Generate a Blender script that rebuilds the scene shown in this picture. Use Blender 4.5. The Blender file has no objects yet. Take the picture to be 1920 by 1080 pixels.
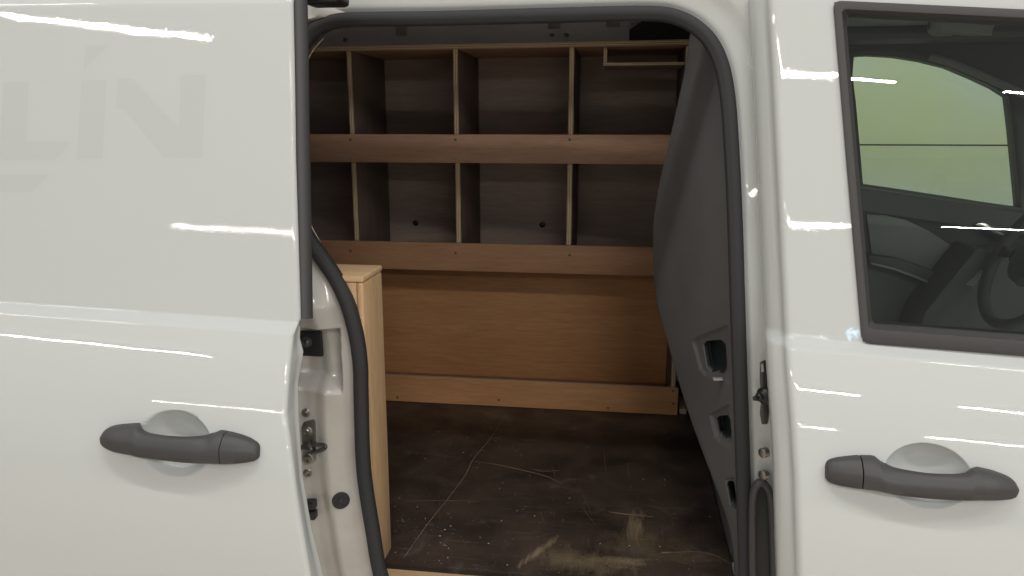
import bpy, math, random
import numpy as np
from mathutils import Vector
random.seed(7)
sc = bpy.context.scene

# ------------------------------------------------------------------ camera
F = 1450.0
YAW, PIT = math.radians(8), math.radians(12)
CAM = np.array([0.0, -1.2, 1.42])
cd = bpy.data.cameras.new('camera')
cd.sensor_width = 36; cd.lens = F * 36 / 1920; cd.clip_start = .02; cd.clip_end = 200
cam = bpy.data.objects.new('camera', cd); sc.collection.objects.link(cam)
cam.location = CAM; cam.rotation_euler = (math.pi / 2 - PIT, 0, YAW)
sc.camera = cam

# ------------------------------------------------------------------ world, lamps, exposure
w = bpy.data.worlds.new('World'); sc.world = w; w.use_nodes = True
bg = w.node_tree.nodes['Background']
bg.inputs[0].default_value = (1.0, .985, .96, 1); bg.inputs[1].default_value = .34
vs = sc.view_settings
vs.view_transform = 'Standard'; vs.look = 'None'; vs.gamma = 1; vs.exposure = .18

def tube_lamp(x0, y0, x1, y1, z, power, col=(1, .955, .885), wd=.05):
    ld = bpy.data.lights.new('tube_or_daylight_lamp', 'AREA')
    ld.shape = 'RECTANGLE'; L = math.hypot(x1 - x0, y1 - y0)
    ld.size = L; ld.size_y = wd; ld.energy = power; ld.color = col
    o = bpy.data.objects.new('tube_or_daylight_lamp', ld); sc.collection.objects.link(o)
    o.location = ((x0 + x1) / 2, (y0 + y1) / 2, z)
    o.rotation_euler = (0, 0, math.atan2(y1 - y0, x1 - x0))
    return o
PW = 66
for (x0, y0, x1, y1) in ((-4.75, -3.12, -2.80, -3.66), (.15, -3.92, 2.03, -4.28), (2.84, -4.44, 4.8, -4.83),      # row across the bay in front of the van
                         (-6.0, -8.6, -3.4, -9.0), (-2.2, -8.5, -.2, -8.3), (1.0, -7.9, 2.9, -8.1), (3.9, -8.0, 5.9, -8.2),  # next row
                         (-4.2, -.75, -2.2, -.85), (-1.3, -.9, .7, -1.0), (1.6, -1.05, 3.6, -1.15),               # row over the open door
                         (-3.2, 1.9, -1.2, 1.85), (.6, 1.82, 2.6, 1.8)):                                             # unseen row added behind the van to light the garage wall
    over = -2 < y0 < 0
    side = .62 if x1 < -2 else .95 if x1 < 1 else 1.25          # the tubes at the rear end of the bay are dimmer
    tube_lamp(x0, y0, x1, y1, 3.4, PW * (.65 if y0 > 0 else .46 * side if over else .95 * side), wd=.05 if over else .032)

# distant daylight slit at the far end of the hall, mirrored low in the side window
o = tube_lamp(5.2, -15.7, 7.3, -15.7, 3.3, 9, (.38, .74, 1), .10)
o.rotation_euler = (math.pi / 2, 0, 0)

# ------------------------------------------------------------------ geometry helpers
fw = np.array([-math.sin(YAW) * math.cos(PIT), math.cos(YAW) * math.cos(PIT), -math.sin(PIT)])
rt = np.array([math.cos(YAW), math.sin(YAW), 0]); upv = np.cross(rt, fw)
def ray(px, py): return fw + rt * (px - 960) / F - upv * (py - 540) / F
def at(px, py, Y):
    "measured point of the photograph at the depth Y where the thing stands"
    d = ray(px, py); return CAM + d * (Y - CAM[1]) / d[1]
def on(px, py, S):
    Y = 0.0
    for _ in range(12):
        p = at(px, py, Y); Y = S(p[0], p[2])
    return at(px, py, Y)
def interp(pts):
    a = np.array(sorted(pts)); return lambda t: float(np.interp(t, a[:, 0], a[:, 1]))
def sstep(a, b, x):
    t = min(1, max(0, (x - a) / (b - a))); return t * t * (3 - 2 * t)

def new(name, verts, faces, mat, parent=None, smooth=True, mats=None, fmat=None):
    me = bpy.data.meshes.new(name)
    me.from_pydata([tuple(map(float, v)) for v in verts], [], faces)
    for m in (mats or [mat]): me.materials.append(m)
    if fmat is not None: me.polygons.foreach_set('material_index', fmat)
    if smooth: me.polygons.foreach_set('use_smooth', [True] * len(faces))
    me.update()
    o = bpy.data.objects.new(name, me); sc.collection.objects.link(o)
    if parent is not None:
        o.parent = parent; o.matrix_parent_inverse = parent_world(parent).inverted()
    return o
from mathutils import Matrix
def parent_world(p):
    m = Matrix.LocRotScale(p.location, p.rotation_euler, p.scale)
    if p.parent: m = parent_world(p.parent) @ p.matrix_parent_inverse @ m
    return m
def tag(o, label=None, cat=None, group=None, kind=None):
    if label: o['label'] = label
    if cat: o['category'] = cat
    if group: o['group'] = group
    if kind: o['kind'] = kind
    return o
def empty(name, loc):
    o = bpy.data.objects.new(name, None); sc.collection.objects.link(o); o.location = loc; return o
def auto(o, ang=35):
    me = o.data
    me.polygons.foreach_set('use_smooth', [True] * len(me.polygons))
    import bmesh
    bm = bmesh.new(); bm.from_mesh(me)
    for e in bm.edges:
        if len(e.link_faces) == 2 and e.calc_face_angle(0) > math.radians(ang): e.smooth = False
        elif len(e.link_faces) != 2: e.smooth = False
    bm.to_mesh(me); bm.free(); return o
def grid(name, P, mat, parent=None, closed_u=False, closed_v=False, fmatf=None, mats=None, flip=False):
    "P[row][col] of points"
    R, K = len(P), len(P[0]); V = [p for r in P for p in r]; Fc = []; fm = []
    for i in range(R if closed_v else R - 1):
        for j in range(K if closed_u else K - 1):
            a = i * K + j; b = i * K + (j + 1) % K; c = ((i + 1) % R) * K + (j + 1) % K; d = ((i + 1) % R) * K + j
            Fc.append((a, d, c, b) if flip else (a, b, c, d))
            if fmatf: fm.append(fmatf(i, j))
    return new(name, V, Fc, mat, parent, True, mats, fm if fmatf else None)
def box(name, a, b, mat, parent=None, bev=.0012, edge=None, faces='-y', tilt=0, loc=None, segs=2):
    import bmesh
    lo, hi = np.minimum(a, b), np.maximum(a, b); c = (lo + hi) / 2; s = (hi - lo)
    bm = bmesh.new(); bmesh.ops.create_cube(bm, size=1)
    for v in bm.verts: v.co = Vector((v.co.x * s[0], v.co.y * s[1], v.co.z * s[2]))
    if bev: bmesh.ops.bevel(bm, geom=bm.edges[:], offset=min(bev, min(s) * .45), segments=segs, affect='EDGES', profile=.5)
    me = bpy.data.meshes.new(name)
    if edge:
        d = {'-y': (0, -1, 0), '+x': (1, 0, 0), '+z': (0, 0, 1)}
        for f in bm.faces:
            if any(f.normal.dot(Vector(d[k])) > .8 for k in faces.split()): f.material_index = 1
    for f in bm.faces: f.smooth = True
    for e in bm.edges:
        if len(e.link_faces) == 2 and e.calc_face_angle(0) > .6: e.smooth = False
    bm.to_mesh(me); bm.free()
    me.materials.append(mat)
    if edge: me.materials.append(edge)
    o = bpy.data.objects.new(name, me); sc.collection.objects.link(o); o.location = c; o.rotation_euler = (0, tilt, 0)
    if parent is not None:
        o.parent = parent; o.matrix_parent_inverse = parent_world(parent).inverted()
    return o
def prism(name, pts, thick, mat, parent=None, bev=.001):
    "pts: outline as 3D points (front); thick: vector to the back"
    import bmesh
    bm = bmesh.new(); vs_ = [bm.verts.new(tuple(map(float, p))) for p in pts]
    f = bm.faces.new(vs_)
    ex = bmesh.ops.extrude_face_region(bm, geom=[f])
    for g in ex['geom']:
        if isinstance(g, bmesh.types.BMVert): g.co += Vector(thick)
    bmesh.ops.recalc_face_normals(bm, faces=bm.faces[:])
    if bev: bmesh.ops.bevel(bm, geom=bm.edges[:], offset=bev, segments=2, affect='EDGES', profile=.5)
    me = bpy.data.meshes.new(name); bm.to_mesh(me); bm.free(); me.materials.append(mat)
    o = bpy.data.objects.new(name, me); sc.collection.objects.link(o)
    if parent is not None:
        o.parent = parent; o.matrix_parent_inverse = parent_world(parent).inverted()
    return auto(o)
def smooth_path(pts, n, closed=False):
    P = np.array(pts, float); N = len(P); out = []
    segs = N if closed else N - 1
    for i in range(segs):
        p0 = P[(i - 1) % N] if closed or i > 0 else 2 * P[0] - P[1]
        p1 = P[i]; p2 = P[(i + 1) % N]
        p3 = P[(i + 2) % N] if closed or i + 2 < N else 2 * P[-1] - P[-2]
        for k in range(n):
            t = k / n
            out.append(.5 * ((2 * p1) + (-p0 + p2) * t + (2 * p0 - 5 * p1 + 4 * p2 - p3) * t * t + (-p0 + 3 * p1 - 3 * p2 + p3) * t ** 3))
    if not closed: out.append(P[-1])
    return np.array(out)
def sweep(name, path, prof, mat, parent=None, closed=False, ref=(0, -1, 0), cap=True):
    "prof: list of (u,v): u along in-plane normal (path x ref), v along ref"
    path = np.array(path); N = len(path); ref = np.array(ref, float); P = []
    for i in range(N):
        a = path[(i - 1) % N] if closed or i > 0 else path[i]
        b = path[(i + 1) % N] if closed or i < N - 1 else path[i]
        t = b - a; t /= np.linalg.norm(t); n = np.cross(t, ref); n /= np.linalg.norm(n); r = np.cross(n, t)
        P.append([path[i] + n * u + r * v for u, v in prof])
    o = grid(name, P, mat, parent, closed_u=True, closed_v=closed)
    if not closed and cap:
        me = o.data; import bmesh
        bm = bmesh.new(); bm.from_mesh(me); bm.verts.ensure_lookup_table(); K = len(prof)
        bm.faces.new([bm.verts[j] for j in range(K)][::-1]); bm.faces.new([bm.verts[(N - 1) * K + j] for j in range(K)])
        bm.to_mesh(me); bm.free(); auto(o, 50)
    return o
def circ(r, n=12, r2=None): return [(r * math.cos(2 * math.pi * k / n), (r2 or r) * math.sin(2 * math.pi * k / n)) for k in range(n)]
def lathe(name, c, axis, prof, mat, parent=None, n=24):
    "prof: (radius, distance along axis)"
    ax = np.array(axis, float); ax /= np.linalg.norm(ax)
    u = np.cross(ax, [0, 0, 1.0]); u /= np.linalg.norm(u); v = np.cross(ax, u); c = np.array(c)
    P = [[c + ax * h + (u * math.cos(2 * math.pi * k / n) + v * math.sin(2 * math.pi * k / n)) * max(r, 1e-5) for k in range(n)] for r, h in prof]
    return auto(grid(name, P, mat, parent, closed_u=True), 40)

# ------------------------------------------------------------------ materials
def M(name, col, rough=.5, metal=0, coat=0, coat_rough=.03, spec=.5):
    m = bpy.data.materials.new(name); m.use_nodes = True; b = m.node_tree.nodes['Principled BSDF']
    b.inputs['Base Color'].default_value = (*col, 1); b.inputs['Roughness'].default_value = rough
    b.inputs['Metallic'].default_value = metal; b.inputs['Coat Weight'].default_value = coat
    b.inputs['Coat Roughness'].default_value = coat_rough; b.inputs['Specular IOR Level'].default_value = spec
    return m
def N_(m, t, **kw):
    n = m.node_tree.nodes.new(t)
    for k, v in kw.items():
        if hasattr(n, k): setattr(n, k, v)
    return n
def bump(m, scale, strength, dist=.001, detail=2, coat=False, both=False, stretch=None):
    nt = m.node_tree; b = nt.nodes['Principled BSDF']
    tc = N_(m, 'ShaderNodeTexCoord'); no = N_(m, 'ShaderNodeTexNoise'); bp = N_(m, 'ShaderNodeBump')
    no.inputs['Scale'].default_value = scale; no.inputs['Detail'].default_value = detail
    bp.inputs['Strength'].default_value = strength; bp.inputs['Distance'].default_value = dist
    nt.links.new(tc.outputs['Object'], no.inputs['Vector']); nt.links.new(no.outputs['Fac'], bp.inputs['Height'])
    if coat or both: nt.links.new(bp.outputs['Normal'], b.inputs['Coat Normal'])
    if not coat: nt.links.new(bp.outputs['Normal'], b.inputs['Normal'])
    return m
def vary(m, c1, c2, scale, detail=4, lo=.35, hi=.65, stretch=(1, 1, 1), sock='Base Color', coord='Object', dist=0):
    nt = m.node_tree; b = nt.nodes['Principled BSDF']
    tc = N_(m, 'ShaderNodeTexCoord'); mp = N_(m, 'ShaderNodeMapping'); no = N_(m, 'ShaderNodeTexNoise'); cr = N_(m, 'ShaderNodeValToRGB')
    mp.inputs['Scale'].default_value = stretch
    no.inputs['Scale'].default_value = scale; no.inputs['Detail'].default_value = detail; no.inputs['Distortion'].default_value = dist
    cr.color_ramp.elements[0].position = lo; cr.color_ramp.elements[1].position = hi
    cr.color_ramp.elements[0].color = (*c1, 1); cr.color_ramp.elements[1].color = (*c2, 1)
    nt.links.new(tc.outputs[coord], mp.inputs[0]); nt.links.new(mp.outputs[0], no.inputs['Vector'])
    nt.links.new(no.outputs['Fac'], cr.inputs[0]); nt.links.new(cr.outputs[0], b.inputs[sock])
    return m, cr

def paint(name, col):
    m = M(name, col, .5, coat=1, coat_rough=.012, spec=.0)
    bump(m, 220, .026, .0006, 2, coat=True)
    # slow panel waviness under the orange peel
    nt = m.node_tree; b = nt.nodes['Principled BSDF']; old = b.inputs['Coat Normal'].links[0].from_node
    tc = N_(m, 'ShaderNodeTexCoord'); no = N_(m, 'ShaderNodeTexNoise'); bp = N_(m, 'ShaderNodeBump')
    no.inputs['Scale'].default_value = 9; no.inputs['Detail'].default_value = 1; bp.inputs['Strength'].default_value = .05; bp.inputs['Distance'].default_value = .004
    nt.links.new(tc.outputs['Object'], no.inputs['Vector']); nt.links.new(no.outputs['Fac'], bp.inputs['Height']); nt.links.new(bp.outputs['Normal'], old.inputs['Normal'])
    return m
PAINT = paint('white_paint', (.485, .51, .508))
GHOST = paint('removed_lettering_ghost', (.460, .485, .485))
JAMB = bump(M('shaded_jamb_paint', (.66, .655, .63), .38, coat=.6, coat_rough=.08), 200, .08, .0006, 2, coat=True)
JAMB, _ = vary(JAMB, (.36, .345, .325), (.43, .415, .395), 9, lo=.4, hi=.6)  # jamb is partly in shadow; that shade is put into its white paint
METALW = M('inner_body_metal', (.84, .84, .87), .5)
PLAST = bump(M('handle_plastic', (.040, .040, .041), .52), 900, .25, .0004)
TRIM = bump(M('trim_plastic', (.11, .11, .112), .6), 700, .35, .0005)
TRIM, _ = vary(TRIM, (.085, .086, .090), (.105, .107, .111), 6)
HOLE = M('dark_cavity', (.010, .016, .018), .5)
RUB = bump(M('seal_rubber', (.021, .022, .025), .75), 400, .2, .0005)
GASK = bump(M('gasket_rubber', (.050, .050, .052), .6), 300, .25, .0005)
FRAME = bump(M('window_frame_rubber', (.034, .033, .034), .55), 500, .2, .0004)
BLACK = M('black_plastic', (.012, .013, .014), .4)
STEEL = bump(M('zinc_steel', (.30, .29, .27), .38, metal=1), 300, .2, .0004)
STEELD = M('dark_steel', (.10, .10, .10), .42, metal=.8)
CAB = bump(M('cab_plastic', (.058, .064, .064), .6), 300, .2, .0004)
CABL = M('cab_insert_cloth', (.21, .22, .22), .85)
HEAD = M('headliner_cloth', (.30, .32, .31), .9)
CHROME = M('satin_chrome', (.6, .6, .6), .25, metal=1)
CREAM = M('flange_edge_paint', (.42, .38, .30), .5)

def wood(name, c1, c2, axis='x', rough=.62):
    st = {'x': (1.2, 14, 14), 'z': (14, 14, 1.2), 'y': (14, 1.2, 14)}[axis]
    m = M(name, c1, rough, spec=.35)
    m, cr = vary(m, c1, c2, 2.2, 6, .3, .7, st, dist=1.2)
    nt = m.node_tree; b = nt.nodes['Principled BSDF']
    # broad tone variation + fine grain
    tc = N_(m, 'ShaderNodeTexCoord'); mp = N_(m, 'ShaderNodeMapping'); n2 = N_(m, 'ShaderNodeTexNoise'); mx = N_(m, 'ShaderNodeMix'); mx.data_type = 'RGBA'; mx.blend_type = 'MULTIPLY'
    oi = N_(m, 'ShaderNodeObjectInfo'); ad = N_(m, 'ShaderNodeVectorMath')
    ad.operation = 'ADD'
    mp.inputs['Scale'].default_value = tuple(s * 6 for s in st)
    n2.inputs['Scale'].default_value = 3; n2.inputs['Detail'].default_value = 5
    r2 = N_(m, 'ShaderNodeValToRGB'); r2.color_ramp.elements[0].position = .3; r2.color_ramp.elements[1].position = .6
    r2.color_ramp.elements[0].color = (.74, .72, .70, 1); r2.color_ramp.elements[1].color = (1, 1, 1, 1)
    nt.links.new(tc.outputs['Object'], ad.inputs[0]); nt.links.new(oi.outputs['Random'], ad.inputs[1])
    nt.links.new(ad.outputs[0], mp.inputs[0]); nt.links.new(mp.outputs[0], n2.inputs['Vector']); nt.links.new(n2.outputs['Fac'], r2.inputs[0])
    mx.inputs[0].default_value = .55
    nt.links.new(cr.outputs[0], mx.inputs[6]); nt.links.new(r2.outputs[0], mx.inputs[7]); nt.links.new(mx.outputs[2], b.inputs['Base Color'])
    bp = N_(m, 'ShaderNodeBump'); bp.inputs['Strength'].default_value = .15; bp.inputs['Distance'].default_value = .001
    nt.links.new(n2.outputs['Fac'], bp.inputs['Height']); nt.links.new(bp.outputs['Normal'], b.inputs['Normal'])
    # random offset for the base grain as well
    return m
WX = wood('plywood_face_long_grain', (.43, .26, .175), (.53, .33, .225), 'x')
WZ = wood('plywood_upright_face_shaded', (.16, .12, .10), (.21, .16, .135), 'z')  # darker copy of the plywood: shade of the bays put into the colour
WB = wood('birch_box_face', (.46, .305, .175), (.56, .385, .22), 'z')
WBT = wood('birch_box_top', (.50, .345, .20), (.61, .43, .255), 'x')
WBK = wood('plywood_back_face', (.32, .255, .225), (.40, .32, .28), 'x')
WLO = wood('plywood_lower_face', (.53, .265, .115), (.62, .33, .15), 'x')
WLB = wood('plywood_lip_face', (.37, .20, .11), (.46, .255, .145), 'x')
def ply(name, axis):
    m = M(name, (.5, .4, .25), .7)
    nt = m.node_tree; b = nt.nodes['Principled BSDF']
    tc = N_(m, 'ShaderNodeTexCoord'); sp = N_(m, 'ShaderNodeSeparateXYZ'); mu = N_(m, 'ShaderNodeMath'); fr = N_(m, 'ShaderNodeMath'); cr = N_(m, 'ShaderNodeValToRGB')
    mu.operation = 'MULTIPLY'; mu.inputs[1].default_value = 1 / .0052; fr.operation = 'FRACT'
    cr.color_ramp.interpolation = 'EASE'
    e = cr.color_ramp.elements; e[0].position = .0; e[0].color = (.26, .18, .11, 1); e[1].position = 1; e[1].color = (.22, .14, .08, 1)
    k = e.new(.35); k.color = (.66, .53, .36, 1); k = e.new(.7); k.color = (.60, .47, .31, 1)
    nt.links.new(tc.outputs['Object'], sp.inputs[0]); nt.links.new(sp.outputs[axis], mu.inputs[0]); nt.links.new(mu.outputs[0], fr.inputs[0])
    nt.links.new(fr.outputs[0], cr.inputs[0]); nt.links.new(cr.outputs[0], b.inputs['Base Color'])
    return m
PEX, PEZ = ply('plywood_edge_upright', 0), ply('plywood_edge_flat', 2)

# ------------------------------------------------------------------ setting
gm = M('garage_floor_concrete', (.50, .43, .35), .5)
gm, _ = vary(gm, (.46, .40, .32), (.54, .47, .385), 3)
o = new('ground', [(-30, -30, 0), (30, -30, 0), (30, 30, 0), (-30, 30, 0)], [(0, 1, 2, 3)], gm); tag(o, kind='structure')
wm = M('garage_wall_paint', (.70, .72, .62), .6)
wm, _ = vary(wm, (.58, .59, .43), (.59, .615, .62), .9, 2, .42, .58)
YW = 3.2
zj = at(1750, 272, YW)[2]
wall = new('garage_wall', [(-8, YW, 0), (12, YW, 0), (12, YW, zj - .004), (-8, YW, zj - .004)], [(0, 1, 2, 3)], wm); tag(wall, kind='structure')
o = new('wall_panel', [(-8, YW, zj + .004), (12, YW, zj + .004), (12, YW, 4.5), (-8, YW, 4.5), (-8, YW + .01, zj - .01), (12, YW + .01, zj - .01), (12, YW + .01, zj + .01), (-8, YW + .01, zj + .01)],
        [(0, 1, 2, 3), (4, 5, 6, 7)], None, wall, mats=[wm, BLACK], fmat=[0, 1])

# ------------------------------------------------------------------ van
van = empty('van', (0, .75, 0))
tag(van, 'white panel van with its sliding side door open', 'van')

# -- outer skin profile
def profile(h):
    "inward offset of the skin, h metres above the belt crease"
    if h >= 0:
        y = .2 * h - .02 * h * h
    else:
        y = -.41 * .26 * .8862 * math.erf(-h / .26) - .15 * .07 * .8862 * math.erf(-h / .07)
    # shoulder ledge just under the crease
    y += .019 * sstep(-.013, .003, h) - .019
    return y
def skin(Y0, A, B):
    # crease line through two photo points
    ya = lambda p: at(p[0], p[1], Y0)
    a, b = ya(A), ya(B); m = (b[2] - a[2]) / (b[0] - a[0])
    zc = lambda x: a[2] + m * (x - a[0])
    def S0(x, z): return Y0 + profile(z - zc(x))
    return S0, zc
S_body0, zc_body = skin(0.0, (1475, 632), (1620, 645))
S_door0, zc_door = skin(-.085, (0, 567), (556, 606))
def with_dish(S0, c, e1, e2, depth):
    P = on(*c, S0); A = on(*e1, S0); B = on(*e2, S0)
    a = abs(A[0] - P[0]); b = abs(B[2] - P[2]); sl = -.045
    def S(x, z):
        dx = (x - P[0]) / a; dz = (z - P[2] - sl * (x - P[0])) / b
        r2 = dx * dx + dz * dz; y = S0(x, z)
        if r2 < 1: y += depth * (1 - r2) ** .85
        return y
    return S, P, a, b
S_body, PB, aB, bB = with_dish(S_body0, (1740, 893), (1824, 893), (1740, 831), .030)
S_door, PD, aD, bD = with_dish(S_door0, (329, 832), (397, 832), (329, 769), .030)

def dense(lo, hi, c, r, d1=.0012, d0=.006, extra=()):
    xs = [lo]
    while xs[-1] < hi:
        x = xs[-1]; d = abs(x - c) - r
        st = d1 if d < .012 else d0
        for (e, er) in extra:
            if abs(x - e) < er: st = min(st, d1)
        xs.append(x + st)
    xs[-1] = hi
    return xs

# ---- sliding door
edge_up = [(-60, 545), (0, 547), (150, 550), (300, 552), (560, 560), (600, 561)]
edge_lo = [(610, 556), (630, 548), (700, 541), (740, 538), (780, 536), (860, 546), (940, 556), (1080, 580), (1200, 606)]
ex = interp(edge_up + edge_lo)
flange_lo = interp([(-60, 549), (300, 556), (600, 564), (635, 562), (660, 569), (715, 559), (780, 560), (890, 567), (990, 584), (1080, 606), (1200, 640)])
z_top = on(300, -45, S_door0)[2]; z_bot = on(300, 1180, S_door0)[2]
zcm = zc_door(-.75)
pys = [(py, on(ex(py), py, S_door0)) for py in range(-60, 1200, 6)]
edgeX = interp([(p[2], p[0]) for _, p in pys])
flx = [(py, on(flange_lo(py), py, lambda x, z: S_door0(x, z) + .047)) for py in range(-60, 1200, 6)]
flangeX = interp([(p[2], p[0]) for _, p in flx])
topl = [on(0, 9, S_door0), on(400, 2, S_door0)]
mt = (topl[1][2] - topl[0][2]) / (topl[1][0] - topl[0][0])
def S_slide(x, z):
    y = S_door(x, z); zt = topl[0][2] + mt * (x - topl[0][0])
    if z > zt: y += .0 + .9 * (z - zt)
    return y
zs = dense(z_bot, z_top, PD[2], bD + .004, extra=((zcm, .05),))
xl = at(-260, 500, -.085)[0]
us = dense(xl, -.60, PD[0], aD + .004)
us = [(x - xl) / (-.60 - xl) for x in us]
rows = []
for z in zs:
    er = edgeX(z); R = .007; row = []
    for u in us:
        # keep the dish region regular: columns are shifted only near the front edge
        x0 = xl + u * (-.60 - xl)
        k = sstep(PD[0] + aD + .015, -.60, x0)
        x = x0 + k * (er - R + .60); row.append((x, S_slide(x, z), z))
    ye = S_slide(er - R, z)
    for a in (20, 40, 60, 80, 90):
        a = math.radians(a); row.append((er - R + R * math.sin(a), ye + R * (1 - math.cos(a)), z))
    fx = flangeX(z); row.append(((er * .45 + fx * .55), ye + .026, z)); row.append((fx - .002, ye + .043, z)); row.append((fx, ye + .046, z)); row.append((fx - .001, ye + .050, z)); row.append((fx - .03, ye + .052, z)); row.append((xl, ye + .054, z))
    rows.append(row)
slide = grid('sliding_door', rows, PAINT, van, flip=False)
tag(slide, 'white sliding side door slid back, ghost letters on its upper panel')

# gasket on the upper front edge
pth = [on(x, y, lambda x_, z_: S_door0(x_, z_) + .026) for x, y in ((560, -40), (563, 100), (565, 250), (568, 400), (570, 520), (571, 597))]
sweep('edge_gasket', smooth_path(pth, 6), [(u * .0125, v * .016) for u, v in circ(1, 16)], GASK, slide)

# ghost lettering, each letter its own sheet following the skin
def decal(quads, off=.00015, S=S_slide, parent=slide, mat=GHOST, n=10):
    V, Fc = [], []
    for q_ in quads:
        a, b, c, d = [np.array(on(x, y, S)) for x, y in q_]; n0 = len(V)
        for i in range(n + 1):
            for j in range(n + 1):
                u, v = j / n, i / n; p = (a * (1 - u) + b * u) * (1 - v) + (d * (1 - u) + c * u) * v
                V.append((p[0], S(p[0], p[2]) - off, p[2]))
        for i in range(n):
            for j in range(n):
                k = n0 + i * (n + 1) + j; Fc.append((k, k + n + 1, k + n + 2, k + 1))
    return new('ghost_letter', V, Fc, mat, parent)
decal([[(8, 154), (54, 153), (49, 265), (0, 265)], [(0, 265), (135, 265), (105, 299), (-3, 299)]])
decal([[(153, 150), (200, 150), (192, 298), (144, 298)]])
decal([[(160, 86), (203, 85), (180, 108), (157, 131)]])
decal([[(219, 148), (233, 147.5), (232, 205), (218, 204)], [(233, 147.5), (248, 147), (336, 240), (232, 205)], [(232, 205), (336, 240), (334, 296), (308, 296)], [(338, 141), (386, 140), (380, 296), (334.2, 296)]])
decal([[(-40, 328), (90, 327), (62, 359), (-40, 360)]])

# ---- handles
def handle(stations, capst, S0, parent, P, a):
    def loft(name, st, closeL, closeR):
        xs = [s[0] for s in st]; tp = interp([(s[0], s[1]) for s in st]); bt = interp([(s[0], s[2]) for s in st])
        lo, hi = min(xs), max(xs)
        px = sorted(set(xs) | set(np.linspace(lo, hi, 40)))
        rowsP = []
        for x in px:
            T, B = on(x, tp(x), S0), on(x, bt(x), S0)
            dx = ((T[0] + B[0]) / 2 - P[0]) / a; e = min(1, max(.0008, (T[2] - B[2]) / 2) / .018)
            off = .62 * (.008 + .028 * max(0, 1 - (dx / 2.5) ** 2) ** .8) * (.5 + .5 * e)
            Sm = lambda x_, z_: S0(x_, z_) - off
            T, B = on(x, tp(x), Sm), on(x, bt(x), Sm)
            cx, cz, hz = (T[0] + B[0]) / 2, (T[2] + B[2]) / 2, max(.0008, (T[2] - B[2]) / 2)
            ys = S0(cx, cz); e = min(1, hz / .018)
            dx = (cx - P[0]) / a
            arch = max(0, 1 - (dx / 2.5) ** 2)
            front = ys - (.008 + .028 * arch ** .8) * (.5 + .5 * e)
            back = ys + .004 - .020 * max(0, 1 - dx * dx) ** .5
            ring = []
            # section: vertical face below, chamfered upper facet
            sec = [(-.0, -1.0), (-.55, -1.0), (-.88, -.93), (-1, -.78), (-1, -.3), (-.985, .05), (-.93, .28), (-.75, .62), (-.52, .92), (-.40, 1.0), (0, 1.0)]
            for d, h in sec:
                ring.append((cx, back + (front - back) * -d, cz + h * hz))
            rowsP.append(ring)
        o = grid(name, rowsP, PLAST, parent, closed_u=True)
        import bmesh
        bm = bmesh.new(); bm.from_mesh(o.data); bm.verts.ensure_lookup_table(); K = 11; N = len(rowsP)
        bm.faces.new([bm.verts[j] for j in range(K)]); bm.faces.new([bm.verts[(N - 1) * K + j] for j in range(K)])
        bmesh.ops.recalc_face_normals(bm, faces=bm.faces[:]); bm.to_mesh(o.data); bm.free()
        return auto(o, 48)
    loft('handle_grip', stations, 1, 1); loft('handle_cap', capst, 1, 1)
handle([(191, 813, 826), (192.5, 809, 832), (197.5, 804.7, 838), (206, 802.5, 843), (216, 801.5, 847), (240, 800.5, 852), (254, 801, 854), (258, 803, 854.6), (262, 807.5, 855), (268, 810.5, 856), (276, 812.8, 857), (310, 817, 861.5), (347, 820.3, 866), (378, 821, 869), (389, 820, 870), (395, 817.5, 870.6), (401, 814.5, 871), (408, 814.6, 871.6), (415.5, 815.6, 872.3)],
       [(417, 816, 872.4), (424, 817, 872.5), (445, 821.5, 871.5), (462, 826.5, 869.4), (476, 832.5, 866.5), (481, 836, 863.5), (483.6, 840, 860), (484.6, 845, 855)], S_door0, slide, PD, aD)

# ---- front door
fe = interp([(-60, 1437), (0, 1440), (100, 1446), (240, 1453), (680, 1474), (800, 1483), (900, 1489), (1080, 1494), (1200, 1498)])
pf = [(py, on(fe(py), py, S_body0)) for py in range(-60, 1200, 6)]
fX = interp([(p[2], p[0]) for _, p in pf])
z0f, z1f = on(1600, 1180, S_body0)[2], on(1500, -12, S_body0)[2]
winL = interp([(-100, 1555), (5, 1564), (320, 1590), (640, 1618)])
wTop = [on(1564, 4, S_body0), on(1920, 21, S_body0)]; wBot = [on(1618, 640, S_body0), on(1920, 664, S_body0)]
wL = [on(1564, 4, S_body0), on(1618, 640, S_body0)]
lin = lambda A, B, i, j: (lambda t: A[j] + (B[j] - A[j]) * (t - A[i]) / (B[i] - A[i]))
wtz, wbz, wlx = lin(wTop[0], wTop[1], 0, 2), lin(wBot[0], wBot[1], 0, 2), lin(wL[0], wL[1], 2, 0)
XR = 1.02
def door_rows(zs, xs_of, edge=True):
    rows = []
    for z in zs:
        row = []
        if edge:
            er = fX(z); R = .011; ye = S_body(er + R, z)
            row += [(er - .018, ye + .075, z), (er - .020, ye + .05, z), (er - .019, ye + .042, z), (er - .012, ye + .030, z), (er - .005, ye + .022, z)]
            for a in (90, 70, 50, 30, 15):
                a = math.radians(a); row.append((er + R - R * math.sin(a), ye + R * (1 - math.cos(a)) * 1.4, z))
        for x in xs_of(z): row.append((x, S_body(x, z), z))
        rows.append(row)
    return rows
zw_lo = min(wbz(.25), wbz(XR)) ; 
# lower panel: rows end on the window's bottom line
xsB = dense(.315, XR, PB[0], aB + .004)
def xs_low(z):
    er = fX(z) + .011
    return [er + (.315 - er) * k / 10 for k in range(10)] + xsB
ztop_low = lambda x: wbz(x) if x > wBot[0][0] else wBot[0][2]
zl = dense(z0f, 1.0, PB[2], bB + .004, d0=.006)
rows = door_rows(zl, xs_low)
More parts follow.
